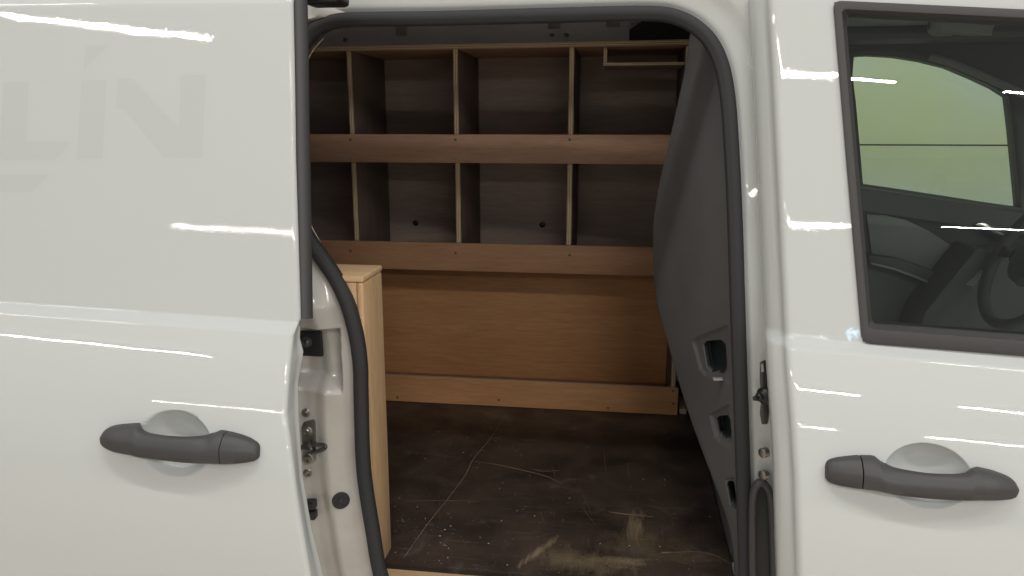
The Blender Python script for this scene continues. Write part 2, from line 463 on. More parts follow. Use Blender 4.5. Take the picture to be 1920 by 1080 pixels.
# continue with sheared rows up to the window line
nUp = 40
for k in range(1, nUp + 1):
    t = k / nUp; zz = 1.0; row = []
    zE = lambda x: 1.0 + (ztop_low(max(x, wBot[0][0])) - 1.0) * t
    z = zE(.0); er = fX(z); R = .011; ye = S_body(er + R, z)
    row += [(er - .018, ye + .075, z), (er - .020, ye + .05, z), (er - .019, ye + .042, z), (er - .012, ye + .030, z), (er - .005, ye + .022, z)]
    for a in (90, 70, 50, 30, 15):
        a = math.radians(a); row.append((er + R - R * math.sin(a), ye + R * (1 - math.cos(a)) * 1.4, z))
    for x in xs_low(z):
        zz = zE(x); row.append((x, S_body(x, zz), zz))
    rows.append(row)
front = grid('front_door', rows, PAINT, van, flip=False)
tag(front, 'white front door panel below the window, with black handle')
# pillar strip beside the window, up to the roof line
zz0 = ztop_low(0)
zu = list(np.linspace(zz0, z1f, 120))
def xs_up(z):
    er = fX(z) + .011; xe = wlx(z)
    return [er + (xe - er) * k / 24 for k in range(25)]
strip = grid('door_pillar_panel', door_rows(zu, xs_up), PAINT, front)
rowsT = []
for k in range(8):
    row = []
    for x in np.linspace(wlx(wTop[0][2]), XR, 60):
        z = wtz(x) + k * .012; row.append((x, S_body0(x, z) + .0, z))
    rowsT.append(row)
grid('door_header_panel', rowsT, PAINT, front)

# window frame (rubber) and glass
def inset_poly(d):
    # corners: top-left, top-right, bottom-right, bottom-left inside the opening, d in metres
    zt = lambda x: wtz(x) - d[0]; zb = lambda x: wbz(x) + d[1]
    xl_ = lambda z: wlx(z) + d[2]
    tl = (xl_(zt(wTop[0][0])), zt(xl_(wTop[0][2]))); bl = (xl_(zb(wBot[0][0])), zb(xl_(wBot[0][2])))
    return [tl, (XR, zt(XR)), (XR, zb(XR)), bl]
def rounded(poly, r=.012, n=5):
    out = []
    for i, p in enumerate(poly):
        p = np.array(p); a = np.array(poly[i - 1]); b = np.array(poly[(i + 1) % 4])
        u = (a - p) / np.linalg.norm(a - p); v = (b - p) / np.linalg.norm(b - p)
        for k in range(n + 1):
            t = k / n; q = (1 - t) ** 2 * (p + u * r) + 2 * t * (1 - t) * p + t * t * (p + v * r); out.append(q)
    return out
def dens(poly, per=12):
    out = []
    for i in range(len(poly)):
        a, b = np.array(poly[i]), np.array(poly[(i + 1) % len(poly)])
        for k in range(per): out.append(a + (b - a) * k / per)
    return out
def lay(poly, dy): return [(q[0], S_body0(q[0], max(q[1], zc_body(q[0]) + .004)) + dy, q[1]) for q in poly]
D0, D1, D2 = (-.002, -.002, -.002), (.010, .020, .009), (.018, .026, .019)
rings = [(D0, -.001, .014), (D0, -.004, .013), ((.002, .003, .003), -.0055, .012), (D1, -.004, .008), ((.013, .022, .011), .002, .008), (D2, .012, .008), (D2, .03, .008)]
fr = grid('window_frame', [lay(dens(rounded(inset_poly(d), r), 3), dy) for d, dy, r in rings], FRAME, front, closed_u=True)
auto(fr, 40)

def glass(name, tint, refl=1.0):
    m = bpy.data.materials.new(name); m.use_nodes = True; nt = m.node_tree; nt.nodes.clear()
    out = nt.nodes.new('ShaderNodeOutputMaterial'); tr = nt.nodes.new('ShaderNodeBsdfTransparent'); gl = nt.nodes.new('ShaderNodeBsdfGlossy'); mx = nt.nodes.new('ShaderNodeMixShader'); fn = nt.nodes.new('ShaderNodeFresnel')
    tr.inputs[0].default_value = (*tint, 1); gl.inputs['Roughness'].default_value = .0; gl.inputs[0].default_value = (1, 1, 1, 1); fn.inputs[0].default_value = 1.5
    nt.links.new(fn.outputs[0], mx.inputs[0]); nt.links.new(tr.outputs[0], mx.inputs[1]); nt.links.new(gl.outputs[0], mx.inputs[2]); nt.links.new(mx.outputs[0], out.inputs[0])
    return m
GL = glass('tinted_window_glass', (.62, .71, .64))
q = inset_poly((.014, .020, .014)); NU, NV = 24, 24; Pg = []
for i in range(NV + 1):
    row = []
    for j in range(NU + 1):
        u, v = j / NU, i / NV
        a = np.array(q[3]) * (1 - v) + np.array(q[0]) * v; b = np.array(q[2]) * (1 - v) + np.array(q[1]) * v
        p = a * (1 - u) + b * u; row.append((p[0], S_body0(p[0], max(p[1], zc_body(p[0]) + .004)) + .012, p[1]))
    Pg.append(row)
grid('window_glass', Pg, GL, front)
handle([(1617, 861, 919), (1640, 862.5, 921.5), (1647, 864.5, 922.5), (1652, 869, 923), (1660, 875.5, 924.5), (1680, 881, 927.5), (1740, 887.5, 933), (1790, 890, 936), (1812, 889.7, 937), (1820, 886.5, 937.3), (1826, 884, 937.5), (1845, 885, 938.3), (1870, 890, 938.3), (1893, 897.5, 936.5), (1902, 902, 932.5), (1906, 906, 926), (1908, 911, 920)],
       [(1548.5, 880, 893), (1549.5, 874, 899), (1553, 868, 904.5), (1560, 865, 908.5), (1575, 862.6, 913), (1600, 861.2, 917), (1614.5, 860.8, 918.8)], S_body0, front, PB, aB)

# ---- door opening: seal, frame, jamb
def Ys(z): return .09 + .18 * max(0, z - 1.1)
loop_px = [(697, 990), (681, 880), (676, 740), (675, 690), (669, 640), (660, 600), (647, 560), (627, 520), (600, 480), (573, 440), (545, 378), (531, 310), (527, 240), (533, 170), (548, 115), (577, 68), (608, 46), (645, 37), (700, 35.5), (800, 34.5), (900, 32), (1050, 28), (1150, 25.5), (1220, 25), (1262, 30), (1300, 47), (1331, 76), (1352, 118), (1364, 175), (1371, 260), (1378, 400), (1383, 560), (1388, 720), (1394, 900), (1398, 1080), (1397, 1150), (1372, 1205), (1300, 1225), (1100, 1235), (850, 1235), (780, 1215), (742, 1160), (713, 1080)]
def loop3(p):
    Y = .1
    for _ in range(6):
        q_ = at(*p, Y); Y = Ys(q_[2])
    return at(*p, Y)
loop = smooth_path([loop3(p) for p in loop_px], 6, True)
prof = [(.0125, .004), (.0125, -.004), (.0125, .0), (.0118, .007), (.009, .0125), (.005, .0155), (0, .0165), (-.005, .0155), (-.009, .012), (-.012, .006), (-.013, .0), (-.013, -.012), (.0125, -.012)]
prof = [(-.0115, -.012), (-.0122, 0), (-.0115, .0055), (-.0095, .0092), (-.006, .0112), (-.001, .0118), (.004, .0108), (.0062, .0085), (.0075, .0082), (.0105, .0062), (.0122, 0), (.0115, -.012)]
sweep('door_seal', loop, prof, RUB, van, closed=True)
# painted frame round the opening (outward rings of the loop)
cen = loop.mean(0)
N = len(loop); nrm = []
for i in range(N):
    t = loop[(i + 2) % N] - loop[(i - 2) % N]; n = np.array([-t[2], 0, t[0]]); n /= np.linalg.norm(n)
    if np.dot(n, loop[i] - cen) < 0: n = -n
    nrm.append(n)
ringsP = []
IDX = [i for i in range(12 * 6, 37 * 6)]
for d, dy in ((0, .008), (.012, .007), (.016, .004), (.020, .001), (.026, 0), (.040, -.002), (.05, -.005), (.058, -.011), (.066, -.014), (.12, -.02)):
    ringsP.append([loop[i] + nrm[i] * d + np.array([0, dy, 0]) for i in IDX])
fro = grid('opening_frame', ringsP, PAINT, van)

# jamb behind the sliding door, at the rear side of the opening
lz = [p for p in loop if p[0] < -.32 and p[2] < 1.66]
sealX = interp([(p[2], p[0]) for p in lz[::1]])
cav = [at(566, 619, .075), at(630, 619, .075), at(630, 716, .075), at(566, 728, .075)]
def S_jamb(x, z):
    xs_ = sealX(z); d = xs_ - x
    y = Ys(z) + .004 - .022 * sstep(.015, .075, d) + .010 * sstep(.06, .085, d) * (1 - sstep(.10, .13, d))
    # recess for the roller arm
    ix = sstep(cav[1][0] + .0015, cav[1][0] - .0015, x)
    iz = sstep(cav[0][2] + .0015, cav[0][2] - .0015, z) * sstep(cav[2][2] - .030, cav[2][2] + .004, z + .1 * (x - cav[2][0]))
    return y + .036 * ix * iz
zj_ = dense(at(640, 1150, .09)[2], at(560, -40, .15)[2], (cav[0][2] + cav[2][2]) / 2, .07, .0012, .006)
rows = []
for z in zj_:
    xr = sealX(z); xr0 = -.66; row = [(x, S_jamb(x, z), z) for x in dense(xr0, xr, cav[1][0], .01, .0014, .0030)] 
    n_ = 90; row = [(x, S_jamb(x, z), z) for x in [xr0 + (xr - xr0) * k / n_ for k in range(n_ + 1)]]
    rows.append(row)
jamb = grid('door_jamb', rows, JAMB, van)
tag(jamb, 'white rear jamb of the door opening with striker and bolts')
def onj(px, py): return on(px, py, S_jamb)
# black roller-arm plate in the recess
p = onj(588, 645)
a, b = at(540, 619.5, p[1] - .006), at(605.5, 669, p[1] - .006)
box('roller_plate', (a[0], p[1] - .008, b[2]), (b[0], p[1] + .002, a[2]), BLACK, jamb, .003)
c = at(575, 641, p[1] - .008); lathe('plate_bolt', c, (0, -1, 0), [(.0105, 0), (.0105, .002), (.0075, .003), (.0075, .006), (.005, .0085), (.001, .009)], STEELD, jamb)
# bolts and striker
def nj_(c):
    e = .004; return ((S_jamb(c[0] + e, c[2]) - S_jamb(c[0] - e, c[2])) / (2 * e), -1, 0)
def bolt(px, py, r=.0085, dy=0):
    c = onj(px, py) + np.array([0, dy, 0])
    lathe('jamb_bolt', c, nj_(onj(px, py)), [(r, -.004), (r, .0015), (r * .78, .0025), (r * .72, .006), (r * .55, .0078), (r * .3, .0078), (r * .28, .0055), (.0005, .0055)], STEEL, jamb)
bolt(574, 774); bolt(577, 886.5)
c1 = onj(576, 830); 
pl = [(563, 805), (569, 792), (588, 787), (591, 792), (592, 862), (587, 869), (568, 873), (564, 866)]
pl3 = [at(x, y, c1[1] - .003) for x, y in pl]
prism('striker_plate', pl3, (0, .006, 0), STEEL, jamb, .0008)
bolt(577, 807, .0105, -.004); bolt(579, 858, .0105, -.004)
y0 = c1[1] - .004
lp = [at(586, 828, y0), at(590, 828, y0) + np.array([.004, -.012, 0]), at(606, 834, y0 - .02), at(610, 838, y0 - .024), at(606, 842, y0 - .02), at(592, 845, y0 - .004) + np.array([0, -.008, 0]), at(586, 846, y0)]
sweep('striker_loop', smooth_path(lp, 6), circ(.0038, 10), STEELD, jamb, ref=(.3, -.2, 1))
lp = [at(561, 838, y0), at(570, 840, y0 - .012), at(584, 842, y0 - .014), at(589, 843, y0 - .004)]
sweep('striker_bar', smooth_path(lp, 4), circ(.0042, 10), STEELD, jamb, ref=(.3, -.2, 1))
c = onj(640, 938)
lathe('rubber_plug', c + np.array([0, -.0015, 0]), nj_(c), [(.0165, -.004), (.0165, .001), (.0155, .0028), (.013, .003), (.012, .0015), (.007, .0012), (.006, .0028), (.001, .003)], RUB, jamb, 32)
# black clip peeking out
c = onj(582, 958)
for (ya, yb, xr_) in ((940, 957, 590), (959, 976, 591)):
    a, b = at(570, ya, c[1] - .012), at(xr_, yb, c[1] - .012)
    box('jamb_clip', (a[0], c[1] - .014, b[2]), (b[0], c[1] + .004, a[2]), BLACK, jamb, .003, segs=3)
# upper guide end at the top corner
a, b = at(560, -30, .06), at(634, 5, .06)
box('roller_guide', (a[0], .06, b[2]), (b[0], .12, a[2]), BLACK, van, .008, segs=3)
# thin flange edge inside the seal at the rear side
fl = [at(x, y, .135) for x, y in ((571, 395), (583, 425), (598, 452), (614, 480), (630, 506), (645, 530), (660, 553), (671, 578), (680, 608))]
sweep('flange_edge', smooth_path(fl, 4), circ(.0022, 8), CREAM, van)
fl = [at(x, y, .215) for x, y in ((569, 150), (572, 128), (579, 108), (590, 90), (606, 72))]
sweep('flange_edge', smooth_path(fl, 4), circ(.0015, 8), CREAM, van)

# striker pin, bolts and grommet on the front side of the opening
pj = lambda px, py, Y=.072: at(px, py, Y)
pb = [(1424, 679), (1432, 676), (1436, 690), (1437, 730), (1441, 745), (1441, 770), (1437, 796), (1428, 796), (1424, 775), (1427, 745), (1424, 715)]
prism('pin_bracket', [pj(x, y, .060) for x, y in pb], (.004, .006, 0), STEELD, van, .0008)
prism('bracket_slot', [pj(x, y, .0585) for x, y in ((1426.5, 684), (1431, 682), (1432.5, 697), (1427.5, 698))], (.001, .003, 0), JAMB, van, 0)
c = pj(1433, 742, .058)
lathe('guide_pin', c, (-.75, -.6, -.03), [(.014, -.004), (.014, .003), (.011, .006), (.0075, .009), (.007, .014), (.0045, .016), (.004, .023), (.002, .025), (.0005, .0255)], BLACK, van)
for py in (849, 891):
    c = pj(1432, py, .066); lathe('pillar_bolt', c, (-.8, -.6, 0), [(.0085, -.006), (.0085, .004), (.006, .0055), (.0005, .0055)], STEEL, van)
gp = [(1437, 912), (1445, 935), (1449, 1000), (1451, 1100), (1449, 1180), (1432, 1200), (1416, 1170), (1412, 1080), (1411, 1000), (1412, 935), (1419, 910), (1428, 905)]
gl = smooth_path([pj(x, y, .064) for x, y in gp], 6, True)
sweep('cable_grommet', gl, [(u * .0065, v * .010) for u, v in circ(1, 12)], GASK, van, closed=True)
prism('grommet_core', [pj(x * .82 + 1431 * .18, y, .068) for x, y in gp], (0, .004, 0), HOLE, van, 0)

# ---- dark pillar trim
YRr, YLl = .125, .52
def smint(pts):
    q_ = smooth_path(pts, 12); return interp([tuple(v) for v in q_])
Lc = smint([(-60, 1305), (40, 1298), (75, 1293), (140, 1283), (200, 1270), (260, 1257), (330, 1240), (400, 1228), (440, 1225), (510, 1226), (560, 1231), (620, 1246), (700, 1268), (780, 1293), (860, 1322), (940, 1352), (1010, 1372), (1080, 1378), (1180, 1380)])
Rc = interp([(28, 1256), (46, 1298), (75, 1330), (118, 1351), (175, 1365), (300, 1374), (600, 1386), (1080, 1400), (1180, 1402)])
def ins(px, py, poly):
    c = False; j = len(poly) - 1
    for i in range(len(poly)):
        xi, yi = poly[i]; xj, yj = poly[j]
        if (yi > py) != (yj > py) and px < (xj - xi) * (py - yi) / (yj - yi) + xi: c = not c
        j = i
    return c
def edist(px, py, poly):
    best = 1e9
    for i in range(len(poly)):
        a = np.array(poly[i - 1]); b = np.array(poly[i]); p = np.array((px, py)); t = np.clip(np.dot(p - a, b - a) / np.dot(b - a, b - a), 0, 1)
        best = min(best, np.hypot(*(p - a - t * (b - a))))
    return best
pock = [[(1297, 641), (1306, 632), (1366, 608), (1371, 720), (1322, 707), (1311, 695)], [(1329, 779), (1336, 773), (1368, 757), (1374, 845), (1348, 832), (1340, 822)], [(1359, 900), (1363, 897), (1378, 893), (1382, 958), (1370, 950), (1367, 944)]]
hol = [[(1318, 648), (1325, 642), (1352, 641), (1359, 648), (1362, 695), (1355, 702), (1331, 699), (1325, 692)], [(1342, 789), (1347, 784), (1364, 783), (1369, 789), (1371, 822), (1366, 827), (1352, 824), (1347, 818)], [(1363, 909), (1367, 906), (1377, 908), (1382, 950), (1380, 955), (1371, 950)]]
T0, T1, T2 = at(1364, 130, .185), at(1400, 1050, .125), at(1225, 440, .50)
TN = np.cross(T1 - T0, T2 - T0); TN /= np.linalg.norm(TN)
def ontrim(px, py):
    d = ray(px, py); return CAM + d * np.dot(T0 - CAM, TN) / np.dot(d, TN)
tn = np.array([.25, .97, 0]); NT = 76
rows = []; fmr = []
pyl = np.concatenate([np.arange(30, 590, 8.0), np.arange(590, 980, 2.0), np.arange(980, 1190, 9.0)])
for py in pyl:
    L, R = Lc(py), Rc(py); row = []; fr_ = []
    Pl = ontrim(L, py)
    # rounded return behind the silhouette
    row += [Pl + np.array([.16, .16, 0]), Pl + np.array([.05, .07, 0]), Pl + np.array([.010, .030, 0]), Pl + np.array([.000, .012, 0])]; fr_ += [0, 0, 0, 0]
    for k in range(NT + 1):
        w_ = 1 - k / NT; px = L + (R - L) * k / NT
        P = ontrim(px, py) + np.array([0, .004 * max(0, (w_ - .86) / .14) ** 2, 0])
        dd = 0; mi = 0
        if 600 < py < 970:
            for a_, b_ in zip(pock, hol):
                if ins(px, py, a_):
                    dd = max(dd, .010 * min(1, edist(px, py, a_) / 6))
                if ins(px, py, b_):
                    dd = .010 + .035 * min(1, edist(px, py, b_) / 3); mi = 1 if edist(px, py, b_) > 1 else 0
        row.append(P + tn * dd); fr_.append(mi)
    rows.append(row); fmr.append(fr_)
trim = grid('pillar_trim', rows, TRIM, van, fmatf=lambda i, j: fmr[i][j], mats=[TRIM, HOLE])
tag(trim, 'dark grey plastic pillar trim with three recessed openings')
# metal glimpsed inside the pockets
for (x0, x1, y0_, y1_) in ((1333, 1352, 698, 702), (1355, 1366, 823, 826.5), (1375, 1379, 951, 953)):
    A_, B_ = at(x0, y0_, .24), at(x1, y1_, .24)
    w0 = (at((x0 + x1) / 2, (y0_ + y1_) / 2, .20))
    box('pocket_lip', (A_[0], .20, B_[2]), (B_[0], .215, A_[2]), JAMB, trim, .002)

# ---- inner shell
ZF = .552
def slab(name, a, b, mat=METALW, par=van, bev=.002): return box(name, np.array(a, float), np.array(b, float), mat, par, bev)
slab('roof', (-1.7, .18, 1.80), (1.25, 1.50, 1.83), METALW)
slab('side_wall', (-1.7, 1.452, .45), (.27, 1.49, 1.80))
slab('cargo_end_wall', (-1.7, .10, .45), (-1.66, 1.49, 1.80))
slab('inner_quarter_panel', (-1.66, .16, .45), (-.62, .175, 1.80))
slab('floor_pan', (-1.66, .10, .48), (1.6, 1.45, .53), METALW)
slab('bulkhead', (.245, .30, .53), (.262, 1.452, 1.80), TRIM)
slab('sill', (-.7, .03, .36), (.45, .14, .50), PAINT, van, .01)
# upper side rail with slots, standing in front of the side wall
zr0, zr1 = 1.662, 1.80; YR_ = 1.40
xa, xb = at(480, 60, YR_)[0], at(1180, 60, YR_)[0]
slots = []
def slotpx(x0, x1, y0_, y1_):
    A_, B_ = at(x0, y0_, YR_), at(x1, y1_, YR_); slots.append((A_[0], B_[0], B_[2], A_[2]))
slotpx(741, 763, 30, 68); slotpx(1028, 1051, 30, 54); slotpx(1137, 1163, 30, 51)
for (hx, hy) in ((647, 74.5), (1035, 66), (1062, 66)): slotpx(hx - 4, hx + 4, hy - 4, hy + 4)
bx = sorted(set([xa, xb] + [v for s in slots for v in s[:2]])); bz = sorted(set([zr0, zr1] + [v for s in slots for v in s[2:]]))
V, Fc = [], []
for zq in bz:
    for xq in bx: V.append((xq, YR_, zq))
nb = len(bx)
for i in range(len(bz) - 1):
    for j in range(nb - 1):
        cx, cz = (bx[j] + bx[j + 1]) / 2, (bz[i] + bz[i + 1]) / 2
        if any(s[0] < cx < s[1] and s[2] < cz < s[3] for s in slots): continue
        a = i * nb + j; Fc.append((a, a + 1, a + nb + 1, a + nb))
rail = new('roof_rail_panel', V, Fc, METALW, van, False)
sm = rail.modifiers.new('thick', 'SOLIDIFY'); sm.thickness = .006; sm.offset = -1
slab('rail_return', (xb - .004, YR_ - .0, zr0), (xb, 1.452, zr1), METALW)

# ------------------------------------------------------------------ cab seen through the front window
YFD = 1.44
wpx = [(1600, 104), (1630, 102), (1680, 104.5), (1730, 112), (1780, 124), (1830, 145), (1868, 163), (1896, 181), (1903, 240), (1910, 320), (1916, 391), (1850, 382), (1770, 370), (1690, 358), (1617, 347), (1610, 270), (1603, 190), (1597, 140)]
wp = np.array([at(x, y, YFD) for x, y in wpx]); wc = wp.mean(0)
far = empty('driver_door', (wc[0], YFD, .5)); far.parent = van; far.matrix_parent_inverse = parent_world(van).inverted()
def ringscale(dx, dy):
    out = []
    for p in wp:
        v = p - wc; n = np.linalg.norm(v); q_ = p + v / n * dx; q_[1] = YFD + dy; out.append(q_)
    return out
outer = []
for p in wp:
    v = p - wc; s_ = min((1.0 / abs(v[0])) if abs(v[0]) > 1e-6 else 9, (.42 / abs(v[2])) if abs(v[2]) > 1e-6 else 9); s_ = max(s_, 1.25); q_ = wc + v * s_; q_[1] = YFD + .0; outer.append(q_)
auto(grid('door_window_frame', [ringscale(-.004, .05), ringscale(-.004, .004), ringscale(.004, -.002), ringscale(.02, -.004), ringscale(.03, 0), outer], CAB, far, closed_u=True), 40)
GLF = glass('far_window_glass', (.70, .80, .71))
new('window_pane', [(p[0], YFD + .03, p[2]) for p in wp], [tuple(range(len(wp)))[::-1]], GLF, far, False)
# door card with relief: columns by x, rows by measured heights
def fd(px, py, Y=YFD): return at(px, py, Y)
X0c, X1c = fd(1560, 450)[0], fd(2000, 450)[0]
def ln(A, B): 
    a, b = fd(*A), fd(*B); return lambda x: a[2] + (b[2] - a[2]) * (x - a[0]) / (b[0] - a[0])
belt = ln((1617, 349), (1916, 393)); belt2 = ln((1625, 398), (1916, 455))
rows = []
prof_c = [(0, .01), (.004, -.02), (.010, -.030), (.05, -.034), (.075, -.036), (.085, -.026), (.10, -.022), (.22, -.024), (.28, -.03), (.6, -.03), (.75, -.03)]
for d, dy in prof_c:
    rows.append([(x, YFD + dy, belt(x) - d) for x in np.linspace(X0c, X1c, 30)])
auto(grid('door_card', rows[::-1], CAB, far), 40)
ip = [(1625, 402), (1660, 404), (1700, 413), (1740, 432), (1780, 458), (1822, 470), (1800, 492), (1771, 517), (1740, 505), (1700, 492), (1660, 484), (1635, 481)]
prism('door_insert', [fd(x, y, YFD - .035) for x, y in ip], (0, .006, 0), CABL, far, .002)
ar = [(1628, 478), (1680, 484), (1730, 500), (1775, 518), (1762, 537), (1720, 520), (1680, 505), (1632, 494)]
prism('armrest', [fd(x, y, YFD - .075) for x, y in ar], (0, .07, 0), CAB, far, .006)
prism('armrest_edge', [fd(x, y, YFD - .078) for x, y in ((1634, 492), (1680, 503), (1720, 518), (1756, 534), (1754, 537), (1718, 522), (1678, 507), (1634, 496))], (0, .01, 0), CABL, far, .001)
hd = [(1828, 421), (1838, 417.5), (1850, 419), (1864, 430), (1891, 443), (1890, 447), (1862, 437), (1846, 426), (1832, 424)]
prism('pull_handle', [fd(x, y, YFD - .05) for x, y in hd], (0, .012, 0), CHROME, far, .0015)
hc = [(1832, 420), (1848, 420), (1892, 443), (1886, 453), (1866, 450), (1842, 434)]
prism('handle_recess', [fd(x, y, YFD - .040) for x, y in hc], (0, .004, 0), BLACK, far, .001)
# roof lining, lamp console, far roof edge and windscreen pillar
slab('headliner', (.27, .20, 1.700), (1.55, 1.46, 1.715), HEAD)
co = [(1737, 60), (1742, 56), (1765, 55), (1830, 62), (1880, 70), (1960, 84), (1960, 92), (1850, 79), (1790, 74), (1745, 67)]
def atz(px, py, z): d = ray(px, py); return CAM + d * (z - CAM[2]) / d[2]
prism('dome_console', [atz(x, y, 1.668) for x, y in co], (0, 0, .030), CABL, van, .003)
prism('console_switch', [atz(x, y, 1.666) for x, y in ((1785, 67), (1800, 67.5), (1805, 70), (1788, 70))], (0, 0, .004), BLACK, van, 0)
hp = [(1600, 98), (1615, 78), (1640, 58), (1690, 48), (1760, 44), (1760, 104), (1700, 100), (1640, 98)]
pp = [fd(x, y, YFD - .07) for x, y in ((1740, 106), (1780, 117), (1830, 137), (1870, 155), (1920, 176), (1990, 205))]
sweep('windscreen_pillar_trim', smooth_path(pp, 5), [(u * .011, v * .02) for u, v in circ(1, 12)], CABL, van)
slab('roof_edge_trim', (.27, 1.30, fd(1600, 92)[2] + .01), (1.55, 1.455, 1.70), CAB, van, .03)
# dashboard with a sloping end
YD = 1.24
db = [(1716, 640), (1735, 585), (1775, 535), (1828, 470), (1836, 465), (1868, 476), (1910, 470), (2060, 470), (2060, 760), (1700, 760)]
prism('dashboard', [at(x, y, YD) for x, y in db], (0, .16, 0), CAB, van, .006)
prism('dashboard_panel', [at(x, y, YD - .004) for x, y in ((1810, 534), (1840, 504), (1845, 508), (1826, 538))], (0, .006, 0), CABL, van, .001)
# steering wheel
swc = at(1938, 492, 1.02); nrm_w = np.array([-math.cos(math.radians(24)), -.02, math.sin(math.radians(24))]); nrm_w /= np.linalg.norm(nrm_w)
e1 = np.array([0, 1.0, 0]); e1 -= nrm_w * np.dot(e1, nrm_w); e1 /= np.linalg.norm(e1); e2 = np.cross(nrm_w, e1)
wheel = empty('steering_wheel', swc); wheel.parent = van; wheel.matrix_parent_inverse = parent_world(van).inverted()
RW = .185
def wpt(a, r, h=0): return swc + (e1 * math.cos(a) + e2 * math.sin(a)) * r + nrm_w * h
P = []
for i in range(64):
    a = 2 * math.pi * i / 64; P.append([wpt(a, RW + .015 * math.cos(b), .017 * math.sin(b)) for b in np.linspace(0, 2 * math.pi, 12, endpoint=False)])
grid('wheel_rim', P, CAB, wheel, closed_u=True, closed_v=True)
P = [[wpt(a, r, h) for a in np.linspace(0, 2 * math.pi, 32, endpoint=False)] for r, h in ((.0005, .03), (.045, .03), (.065, .024), (.072, .0), (.06, -.03))]
auto(grid('airbag_hub', P, CAB, wheel, closed_u=True), 40)
for a0 in (0, math.pi, -math.pi / 2, math.pi / 2):
    if a0 == math.pi / 2 : continue
    pr = [wpt(a0 - .3, .06, .012), wpt(a0 - .09, .180, .006), wpt(a0 + .09, .180, .006), wpt(a0 + .3, .06, .012)]
    prism('spoke', pr, tuple(nrm_w * -.014), CAB, wheel, .002)
for a0 in (0, math.pi):
    pr = [wpt(a0 - .16, .085, .020), wpt(a0 - .10, .150, .012), wpt(a0 + .10, .150, .012), wpt(a0 + .16, .085, .020)]
    prism('spoke_buttons', pr, tuple(nrm_w * -.008), BLACK, wheel, .002)
    prism('spoke_accent', [wpt(a0 + .17, .080, .0205), wpt(a0 + .11, .152, .013), wpt(a0 + .14, .152, .013), wpt(a0 + .22, .080, .0205)], tuple(nrm_w * -.006), CHROME, wheel, .0008)
pr = [wpt(-math.pi / 2 - .16, .165, .016), wpt(-math.pi / 2 + .16, .165, .016), wpt(-math.pi / 2 + .14, .185, .0175), wpt(-math.pi / 2 - .14, .185, .0175)]
prism('rim_accent', pr, tuple(nrm_w * -.004), CHROME, wheel, .0008)
# inner sill of the near door
slab('door_inner_panel', (.30, .075, .55), (XR, .11, zc_body(.6) - .012), CAB, van, .006)
slab('firewall', (1.55, .1, .5), (1.6, 1.46, 1.15), CAB)

# ------------------------------------------------------------------ plywood floor
XF0, XF1, YF0, YF1 = -1.62, .242, .165, 1.40
fm = M('dark_film_faced_floor', (.03, .02, .015), .42, spec=.4)
nt = fm.node_tree; b = nt.nodes['Principled BSDF']
tc = N_(fm, 'ShaderNodeTexCoord')
def noise(scale, detail, stretch=(1, 1, 1), rot=0, loc=(0, 0, 0), dist=0):
    mp = N_(fm, 'ShaderNodeMapping'); n = N_(fm, 'ShaderNodeTexNoise'); mp.inputs['Scale'].default_value = stretch; mp.inputs['Rotation'].default_value = (0, 0, rot); mp.inputs['Location'].default_value = loc
    n.inputs['Scale'].default_value = scale; n.inputs['Detail'].default_value = detail; n.inputs['Distortion'].default_value = dist
    nt.links.new(tc.outputs['Object'], mp.inputs[0]); nt.links.new(mp.outputs[0], n.inputs['Vector']); return n.outputs['Fac']
def ramp(s, p0, p1, c0, c1):
    r = N_(fm, 'ShaderNodeValToRGB'); r.color_ramp.elements[0].position = p0; r.color_ramp.elements[1].position = p1
    r.color_ramp.elements[0].color = (*c0, 1); r.color_ramp.elements[1].color = (*c1, 1); nt.links.new(s, r.inputs[0]); return r.outputs[0]
def mix(fac, a, b_, blend='MIX'):
    m = N_(fm, 'ShaderNodeMix'); m.data_type = 'RGBA'; m.blend_type = blend
    if isinstance(fac, float): m.inputs[0].default_value = fac
    else: nt.links.new(fac, m.inputs[0])
    for k, v in ((6, a), (7, b_)):
        if isinstance(v, tuple): m.inputs[k].default_value = (*v, 1)
        else: nt.links.new(v, m.inputs[k])
    return m.outputs[2]
base = ramp(noise(7, 10, dist=.5), .35, .65, (.020, .0145, .0115), (.052, .037, .029))
scuff = ramp(noise(9, 8, (1, 1, 1), .4, dist=1.5), .60, .85, (0, 0, 0), (.5, .5, .5))
c_ = mix(scuff, base, (.13, .112, .092))
scr1 = ramp(noise(6, 4, (1.5, 60, 1), .12), .60, .74, (0, 0, 0), (.5, .5, .5))
c_ = mix(scr1, c_, (.14, .11, .085))
scr2 = ramp(noise(6, 4, (60, 1.2, 1), -.35), .62, .76, (0, 0, 0), (.35, .35, .35))
c_ = mix(scr2, c_, (.13, .10, .08))
spots = ramp(noise(140, 1), .76, .80, (0, 0, 0), (.8, .8, .8))
c_ = mix(spots, c_, (.20, .165, .13))
